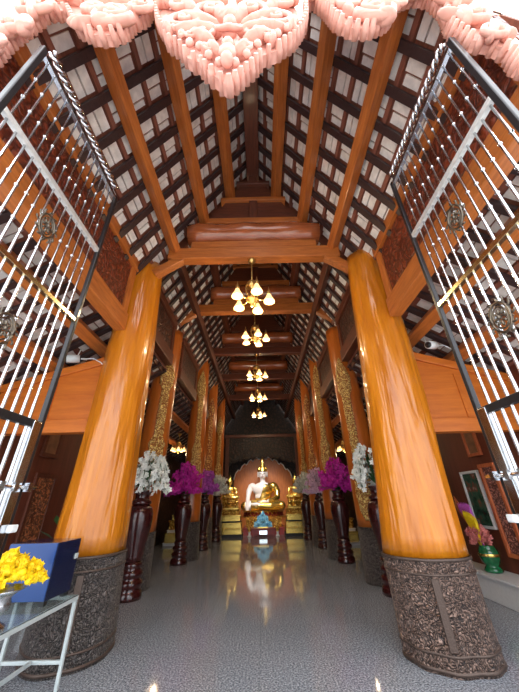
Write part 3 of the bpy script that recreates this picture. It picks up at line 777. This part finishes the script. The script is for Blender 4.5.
ROBE = robe_mesh()
def add_mesh(me, name, mat, parent, sc):
    m = me.copy(); m.materials.clear(); m.materials.append(M[mat])
    m.transform(Matrix.Scale(sc, 4)); m.polygons.foreach_set('use_smooth', [True]*len(m.polygons))
    o = bpy.data.objects.new(name, m); COL.objects.link(o); o.parent = parent; return o
def buddha(x, y, z, sc, lab, skin, robe, group=None):
    t = thing('buddha_statue', (x, y, z), lab, 'statue', group)
    add_mesh(BODY, 'body', skin, t, sc)
    r = add_mesh(ROBE, 'robe', robe, t, sc); sd = r.modifiers.new('solid', 'SOLIDIFY'); sd.thickness = .012*sc; sd.offset = 1
    mb = MB()
    for s_ in (-1, 1):
        mb.tube([(x+s_*.045*sc, y-.30*sc, z+1.875*sc), (x+s_*.11*sc, y-.305*sc, z+1.862*sc), (x+s_*.175*sc, y-.275*sc, z+1.88*sc)], .012*sc, 6)
        mb.tube([(x+s_*.03*sc, y-.305*sc, z+1.955*sc), (x+s_*.11*sc, y-.31*sc, z+1.985*sc), (x+s_*.2*sc, y-.265*sc, z+1.955*sc)], .009*sc, 6)
    mb.build('eyes_and_brows', 'black', t)
    MB().tube([(x-.075*sc, y-.285*sc, z+1.70*sc), (x, y-.32*sc, z+1.70*sc), (x+.075*sc, y-.285*sc, z+1.70*sc)], [.01*sc, .02*sc, .01*sc], 6).build('lips', 'redpaint', t)
    pr = [(.29, 1.98), (.30, 2.0), (.285, 2.03), (.27, 2.1), (.25, 2.14), (.255, 2.17), (.2, 2.26), (.15, 2.32), (.155, 2.35), (.1, 2.43), (.07, 2.5), (.075, 2.53), (.035, 2.62), (.012, 2.82)]
    mb = MB().lathe([(a*sc, b*sc) for a, b in pr], 24, (x, y-.02*sc, z))
    for i in range(14):
        a = 2*PI*i/14; mb.lathe([(.04*sc, 2.06*sc), (.03*sc, 2.14*sc), (.004*sc, 2.24*sc)], 6, (x+.26*sc*math.cos(a), y-.02*sc+.26*sc*math.sin(a), z))
    mb.build('crown', 'gold', t)
def lotus(x, y, z, h, w, d, lab, m1='gold_carved', m2=None, group=None):
    t = thing('lotus_pedestal', (x, y, z), lab, 'pedestal', group)
    k = 1.0
    el = lambda q, zz, n=40: [(x+w*q*math.cos(2*PI*i/n), y+d*q*math.sin(2*PI*i/n), z+zz) for i in range(n)]
    lv = [(1., 0), (1., .12*h), (.86, .2*h), (.82, .5*h), (.86, .8*h), (.97, .86*h), (.97, h)]
    mb = MB(); n = 40; v = []
    for q, zz in lv: v += el(q, zz)
    mb.add(v, [(i*n+j, i*n+(j+1) % n, (i+1)*n+(j+1) % n, (i+1)*n+j) for i in range(len(lv)-1) for j in range(n)]+[tuple(range(n))[::-1], tuple((len(lv)-1)*n+j for j in range(n))], 0, False)
    mb.build('plinth', m1, t)
    pm = MB()
    for i in range(26):
        a = 2*PI*i/26; R = Matrix.Rotation(a, 3, 'Z')
        pm.ell((x+w*.86*math.cos(a), y+d*.86*math.sin(a), z+.62*h), (.05, .09, .26*h), 0, 8, 6, R)
        pm.ell((x+w*.88*math.cos(a+.12), y+d*.88*math.sin(a+.12), z+.32*h), (.05, .08, .16*h), 0, 8, 6, R)
    pm.build('lotus_petals', m2 or m1, t)
def tiers(x0, x1, y0, y1, steps, lab, name='altar', mats=('gold', 'gold_carved'), group=None):
    t = thing(name, ((x0+x1)/2, (y0+y1)/2, 0), lab, 'altar', group); z = 0
    for i, (h, ins, m) in enumerate(steps):
        mb = MB().box(x0+ins, x1-ins, y0+ins, y1, z, z+h*.8)
        mb.box(x0+ins-.03, x1-ins+.03, y0+ins-.03, y1, z+h*.8, z+h)
        mb.build('tier', m, t, bevel=.01); z += h
    return z
za = tiers(-.95, 1.15, 17.6, 19.6, [(.34, 0, 'redpaint'), (.42, .12, 'gold_carved')], 'stepped red and gilt altar base under the white Buddha', 'altar')
lotus(.1, 18.78, za, .31, 1.22, .76, 'gold lotus pedestal with red petals carrying the white Buddha', 'gold_carved', 'redpaint')
buddha(.1, 18.8, za+.34, 1.0, 'large seated white Buddha statue in a gold robe and pointed gold crown', 'white_skin', 'gold')
for s, xa, xb, nm in ((-1, -2.36, -.99, 'left'), (1, 1.19, 2.36, 'right')):
    z = tiers(xa, xb, 16.95, 17.98, [(.12, 0, 'black'), (.25, .02, 'gold'), (.25, .05, 'gold'), (.06, .1, 'black'), (.27, .1, 'gold'), (.25, .13, 'gold_carved'), (.1, .2, 'gold')], 'long stepped gold altar base on the %s of the white Buddha' % nm, group='side altar bases')
    xc = (xa+xb)/2+(-.03 if s < 0 else .1)
    lotus(xc, 17.55, z, .34, .5, .38, 'gold lotus pedestal under the small golden Buddha on the %s' % nm, group='small lotus pedestals')
    buddha(xc, 17.6, z+.352, .44, 'small seated golden Buddha statue on the %s of the white Buddha' % nm, 'gold', 'gold', 'small golden Buddhas')
    # a row of lower gold offering blocks in front of the pedestal
    for i in range(3):
        x = xa+.3+i*(xb-xa-.6)/2
        t = thing('offering_stand', (x, 17.12, z), '%s small gold footed offering bowl on the %s altar, counted from the left' % (nth(i), nm), 'bowl', 'gold offering bowls')
        MB().lathe([(.09, 0), (.08, .03), (.03, .06), (.03, .12), (.1, .18), (.12, .24), (.1, .24)], 16, (x, 17.12, z)).build('bowl', 'gold', t)
        MB().lathe([(.1, .24), (.07, .32), (.02, .4), (.004, .46)], 16, (x, 17.12, z)).build('lid', 'gold_carved', t)
# emblem and lamp in front of the white Buddha
t = thing('altar_table', (.08, 17.1, 0), 'low red altar table with a lit panel in front of the white Buddha', 'table')
MB().box(-.52, .68, 16.95, 17.3, .3, .36).build('tabletop', 'redpaint', t, bevel=.01)
for x in (-.46, .62):
    for y in (17.0, 17.25): MB().box(x-.04, x+.04, y-.04, y+.04, 0, .3).build('leg', 'redpaint', t)
MB().box(-.12, .26, 16.93, 16.95, .1, .26).build('lit_panel', 'screen', t)
MB().box(-.42, .58, 16.97, 17.0, .1, .3).build('apron', 'redpaint', t)
t = thing('emblem_stand', (.06, 17.12, .36), 'blue and teal pointed emblem standing on the red altar table', 'emblem')
mb = MB().prism([(-.42, .40), (.54, .40), (.5, .62), (.36, .66), (.34, .86), (.2, .92), (.06, 1.14), (-.08, .92), (-.22, .86), (-.24, .66), (-.38, .62)], 17.08, 17.14)
for (dx, z, r) in ((0, .72, .12), (-.22, .55, .09), (.22, .55, .09), (0, .95, .06)): mb.ell((.06+dx, 17.07, z), (r, .04, r), 0, 12, 8)
mb.build('emblem', 'teal', t); MB().box(-.2, .32, 17.05, 17.18, .36, .41).build('foot', 'gold', t)
for s, x in ((-1, -.62), (1, .78)):
    t = thing('candle_stand', (x, 17.05, 0), 'slim white-footed candle stand at the %s front of the altar' % sidename[s], 'candle stand', 'candle stands')
    MB().lathe([(.1, 0), (.1, .04), (.05, .1), (.06, .2), (.08, .22)], 14, (x, 17.05, 0)).build('foot', 'white_paint', t)
    MB().lathe([(.06, .22), (.1, .34), (.05, .5), (.08, .62), (.03, .72), (.02, .86)], 14, (x, 17.05, 0)).build('stem', 'gold_carved', t)
# backdrop
t = thing('altar_backdrop', (.15, 20.2, 0), 'orange wooden backdrop with a scalloped arched top behind the white Buddha', 'backdrop')
BX0, BX1 = -1.72, 1.98
hh = lambda q: 2.75+1.2*max(0, math.sin(PI*(BX1-q)/(BX1-BX0)))**.7 if BX0 < q < BX1 else 2.75
out = [(BX0, 0), (BX1, 0), (BX1, 2.75)]
N = 9
for i in range(N):
    x = BX1-(BX1-BX0)*i/N; x2 = BX1-(BX1-BX0)*(i+1)/N
    out += [(x-.04, hh(x-.06)+.02), (x*.7+x2*.3, hh(x*.7+x2*.3)+.14), (x*.3+x2*.7, hh(x*.3+x2*.7)+.14), (x2+.04, hh(x2+.06)+.02)]
out += [(BX0, 2.75)]
MB().prism(out, 20.15, 20.23).build('board', 'beam_z', t)
mb = MB()
up = out[2:]
mb.tube([(x, 20.13, z) for x, z in up], .035, 8); mb.build('edge_molding', 'white_paint', t)
# dark carved canopy in front of the altar
t = thing('altar_canopy', (.1, 19.6, 4.2), 'dark carved wooden canopy with a scalloped lower edge above the altar', 'canopy')
poly = [(-2.2, 5.2), (-2.2, 3.5)]
for i in range(12):
    x = -2.2+4.6*(i+.5)/12; lift = .45*math.cos((x-.1)/2.3*PI/2)
    poly += [(x-.17, 3.62+lift), (x-.08, 3.5+lift), (x+.08, 3.5+lift), (x+.17, 3.62+lift)]
poly += [(2.4, 3.5), (2.4, 5.2)]
MB().prism(poly, 19.55, 19.65).build('carved_fringe', 'darkwall', t)
MB().box(-2.3, 2.5, 19.45, 19.75, 5.2, 5.4).build('cornice', 'brown_x', t, bevel=.02)
for x in (-2.12, 2.32):
    MB().box(x-.12, x+.12, 19.5, 19.7, 0, 5.2).build('post', 'brown_z', t, bevel=.02)
# lamps added under the fourth tie beam to brighten the white Buddha
for sx in (-1, 1):
    sp0 = Vector((sx*1.1, 13.4, 6.68)); aim = (Vector((.1, 18.3, 1.9))-sp0).normalized()
    t = thing('added_spotlight', sp0, 'small dark added lamp under the fourth tie beam, %s of centre' % sidename[sx], 'added_spotlight', 'added altar lamps')
    MB().tube([sp0, sp0+aim*.16], [.05, .06], 12).build('housing', 'black', t)
    MB().tube([sp0, sp0+Vector((0, .02, .1)), sp0+Vector((0, .06, .15))], .012, 6).build('bracket', 'black', t)
    sl = bpy.data.lights.new('added_spot', 'SPOT'); sl.energy = 900; sl.color = (1, .93, .82); sl.spot_size = math.radians(40); sl.spot_blend = .6; sl.shadow_soft_size = .05
    lo = bpy.data.objects.new('added_spot', sl); lo.parent = t; lo.location = aim*.18; lo.rotation_euler = aim.to_track_quat('-Z', 'Y').to_euler(); COL.objects.link(lo)
# stepped gold shrines in the aisles
for s, y in ((-1, 14.4), (1, 13.4)):
    tiers(*sorted((s*4.1, s*3.36)) if s < 0 else (3.1, 3.8), y, y+1.4, [(.1, 0, 'white_paint'), (.35, .04, 'gold'), (.1, .1, 'white_paint'), (.35, .14, 'gold_carved'), (.2, .22, 'gold')], 'stepped gold and white shrine base in the %s aisle' % sidename[s], 'shrine_base', group='aisle shrine bases')

# ------------------------------------------------------------------ side wall pictures
def picture(s, y0, y1, z0, z1, fw, frame, face, lab, name='framed_picture', th=.05, tilt=0):
    x = s*(WX-.004); a, b = sorted((x, x-s*th))
    t = thing(name, (x, (y0+y1)/2, z0), lab, 'picture')
    for (ya, yb, za, zb) in ((y0, y1, z0, z0+fw), (y0, y1, z1-fw, z1), (y0, y0+fw, z0+fw, z1-fw), (y1-fw, y1, z0+fw, z1-fw)):
        MB().box(a, b, ya, yb, za, zb).build('frame_bar', frame, t, bevel=.006)
    a2, b2 = sorted((x, x-s*th*.5))
    MB().box(a2, b2, y0+fw, y1-fw, z0+fw, z1-fw).build('panel', face, t)
    return t
picture(-1, 6.25, 6.92, .8, 2.17, .08, 'brown_z', 'carved_brown', 'tall panel of carved brown scrolls in a plain wooden frame on the left wall', 'carved_picture')
picture(-1, 6.2, 6.72, 2.48, 3.1, .08, 'brown_y', 'old_print', 'small faded framed print above the carved panel on the left wall')
picture(1, 6.40, 6.98, 1.02, 2.05, .05, 'white_paint', 'painting', 'dark green painting in a white frame on the right wall')
picture(1, 5.86, 6.3, .62, 2.14, .07, 'orange_frame', 'carved_pink', 'tall orange-framed panel of pinkish carved scrolls on the right wall', 'carved_picture', .07)
picture(1, 6.1, 6.5, 2.3, 2.9, .06, 'orange_frame', 'old_print', 'small faded framed print above the green painting on the right wall')
# green vase with a pink and yellow arrangement on the right ledge
gx, gy, gz = 4.18, 6.5, .38
t = thing('green_vase', (gx, gy, gz), 'glossy green glazed vase on the white ledge at the right', 'vase')
MB().lathe([(.13, 0), (.15, .03), (.12, .07), (.1, .1), (.14, .15), (.17, .25), (.15, .34), (.12, .38), (.13, .4)], 24, (gx, gy, gz)).build('body', 'green_glaze', t)
MB().lathe([(.17, .24), (.175, .26), (.17, .28)], 24, (gx, gy, gz), cap=False).build('gilt_band', 'gold', t)
t = thing('offering_arrangement', (gx, gy, gz+.4), 'pink, yellow and lilac fan of folded flowers in the green vase', 'flowers')
mb = MB()
for i in range(150):
    a = rnd.uniform(0, 2*PI); r = .17*math.sqrt(rnd.random()); blossom(mb, (gx-.03+r*math.cos(a), gy+.08+r*1.1*math.sin(a), gz+.43+rnd.random()*.34*(1-r*2.5)), .055)
tag(mb.build('pink_blossoms', 'pink_petal', t), kind='stuff')
for nm_, m_, th0, th1, l0, l1, n_, xo in (('red_blades', 'orange_frame', 1.0, .86, .98, .86, 4, -.02), ('lilac_blades', 'violet_petal', 1.0, 1.45, .82, .68, 8, -.04), ('yellow_blades', 'yellow_petal', 1.15, 1.75, .62, .46, 8, -.09)):
    mb = MB()
    for i in range(n_):
        th = th0+(th1-th0)*i/(n_-1); l = l0+(l1-l0)*i/(n_-1); d = Vector((0, math.cos(th), math.sin(th)))
        o_ = Vector((gx+xo, gy, gz+.39)); mb.tube([o_, o_+d*l*.55, o_+d*l*.85+Vector((0, .01, 0)), o_+d*l], [.016, .034, .03, .006], 6)
    mb.build(nm_, m_, t)

# ------------------------------------------------------------------ glass table with box and flower bowl
TX0, TX1, TYN, TYF, TZ = -2.62, -1.96, 2.62, 4.06, .72
t = thing('glass_table', ((TX0+TX1)/2, (TYN+TYF)/2, 0), 'low glass-topped table with thin pale metal frame at the left', 'table')
mb = MB().box(TX0, TX0+.035, TYN, TYF, TZ-.035, TZ); mb.box(TX1-.035, TX1, TYN, TYF, TZ-.035, TZ)
mb.box(TX0+.035, TX1-.035, TYN, TYN+.035, TZ-.035, TZ); mb.box(TX0+.035, TX1-.035, TYF-.035, TYF, TZ-.035, TZ)
mb.build('top_frame', 'white_metal', t, bevel=.004)
MB().box(TX0+.004, TX1-.004, TYN+.004, TYF-.004, TZ+.001, TZ+.011).build('glass_top', 'glass', t)
for x in (TX0+.02, TX1-.02):
    for y in (TYN+.02, TYF-.02):
        MB().box(x-.016, x+.016, y-.016, y+.016, 0, TZ-.036).build('leg', 'white_metal', t, bevel=.003)
for y in (TYN+.02, TYF-.02):
    MB().box(TX0+.037, TX1-.037, y-.014, y+.014, .19, .22).build('cross_rail', 'white_metal', t, bevel=.003)
xm = (TX0+TX1)/2
MB().box(xm-.014, xm+.014, TYN+.035, TYF-.035, .19, .22).build('stretcher', 'white_metal', t, bevel=.003)
t = thing('display_box', (-2.3, 3.84, TZ+.011), 'navy blue upright box standing at the far end of the glass table', 'box')
bz = TZ+.05
for x in (-2.5, -2.1):
    for y in (3.66, 4.0): MB().box(x-.025, x+.025, y-.025, y+.025, TZ+.011, bz).build('foot', 'black', t)
MB().box(-2.56, -2.06, 3.62, 4.04, bz, bz+.48).build('case', 'navy_dark', t, bevel=.006)
MB().box(-2.56, -2.066, 3.606, 3.62, bz+.005, bz+.475).build('front_panel', 'navy', t, bevel=.003)
MB().box(-2.06, -2.048, 3.97, 4.03, bz+.29, bz+.34).build('latch', 'white_metal', t, bevel=.003)
fx, fy = -2.11, 3.05
t = thing('silver_bowl', (fx, fy, TZ+.011), 'footed silver bowl on the glass table', 'bowl')
MB().lathe([(.10, 0), (.1, .02), (.05, .05), (.045, .08), (.09, .12), (.1, .16), (.085, .2), (.13, .235), (.18, .26), (.175, .262), (.12, .24)], 28, (fx, fy, TZ+.011)).build('bowl', 'silver', t)
t = thing('marigold_pile', (fx, fy, TZ+.25), 'heaped mound of yellow flowers in the silver bowl', 'flowers')
mb = MB()
for i in range(150):
    a = rnd.uniform(0, 2*PI); r = .27*math.sqrt(rnd.random()); h = .22*(1-(r/.29)**2)*rnd.uniform(.5, 1)
    c = Vector((fx+r*math.cos(a), fy+r*math.sin(a), TZ+.29+h)); q = rnd.uniform(.03, .045)
    mb.ell(c, (q, q, q*.75), 0, 8, 5)
    for k in range(2): blossom(mb, c+Vector((rnd.gauss(0, .012), -.01, .012)), q*1.25)
tag(mb.build('blossoms', 'yellow_petal', t), kind='stuff')
# potted plant behind the box: one leaf shows
px, py = -3.55, 6.0
t = thing('potted_plant', (px, py, 0), 'green leaf of a plant showing above the navy box', 'plant')
MB().lathe([(.12, 0), (.15, .1), (.17, .26), (.19, .3), (.17, .3)], 20, (px, py, 0)).build('pot', 'white_paint', t)
mb = MB()
for a, l, z in ((.4, .4, 1.72), (2.4, .34, 1.5), (4., .33, 1.3), (5.4, .3, 1.1)):
    b0 = Vector((px, py, z-.25)); d = Vector((math.cos(a), math.sin(a), .6)).normalized(); sd = d.cross(Vector((0, 0, 1))).normalized()*.07
    m = b0+d*l*.5+Vector((0, 0, .02))
    mb.add([b0, m+sd, b0+d*l, m-sd, m+Vector((0, 0, -.025))], [(0, 1, 4), (1, 2, 4), (2, 3, 4), (3, 0, 4)], 0, True)
mb.build('leaves', 'leaf', t)
MB().tube([(px, py, .2), (px+.01, py, .7), (px, py, 1.5)], .012, 6).build('stem', 'leaf', t)

# ------------------------------------------------------------------ light, sky, camera
w = bpy.data.worlds.new('sky'); scene.world = w; w.use_nodes = True
nt = w.node_tree; bg = nt.nodes['Background']
tc = nt.nodes.new('ShaderNodeTexCoord'); sep = nt.nodes.new('ShaderNodeSeparateXYZ'); nt.links.new(tc.outputs['Generated'], sep.inputs[0])
cr = nt.nodes.new('ShaderNodeValToRGB'); e = cr.color_ramp.elements
e[0].position = .02; e[0].color = (.42, .46, .5, 1); e[1].position = .55; e[1].color = (1.15, 1.2, 1.26, 1)
nt.links.new(sep.outputs['Z'], cr.inputs[0]); nt.links.new(cr.outputs[0], bg.inputs[0]); bg.inputs[1].default_value = 3.2
sd = bpy.data.lights.new('sun', 'SUN'); sd.energy = 2.0; sd.angle = math.radians(6); sd.color = (1, .95, .88)
so = bpy.data.objects.new('sun', sd); so.rotation_euler = (math.radians(16), math.radians(6), 0); COL.objects.link(so)

cd = bpy.data.cameras.new('camera'); cam = bpy.data.objects.new('camera', cd); COL.objects.link(cam)
cd.sensor_width = 36; cd.lens = 290/692*36; cd.clip_start = .02
R = Matrix.Rotation(math.radians(-.075), 3, 'Z') @ Matrix.Rotation(PI/2+math.radians(27.975), 3, 'X') @ Matrix.Rotation(math.radians(-1.3), 3, 'Z')
cam.matrix_world = Matrix.Translation((.07, 0, 1.6)) @ R.to_4x4()
scene.camera = cam
scene.view_settings.view_transform = 'Standard'; scene.view_settings.look = 'None'; scene.view_settings.gamma = 1
scene.view_settings.use_curve_mapping = False; scene.view_settings.exposure = 0.35
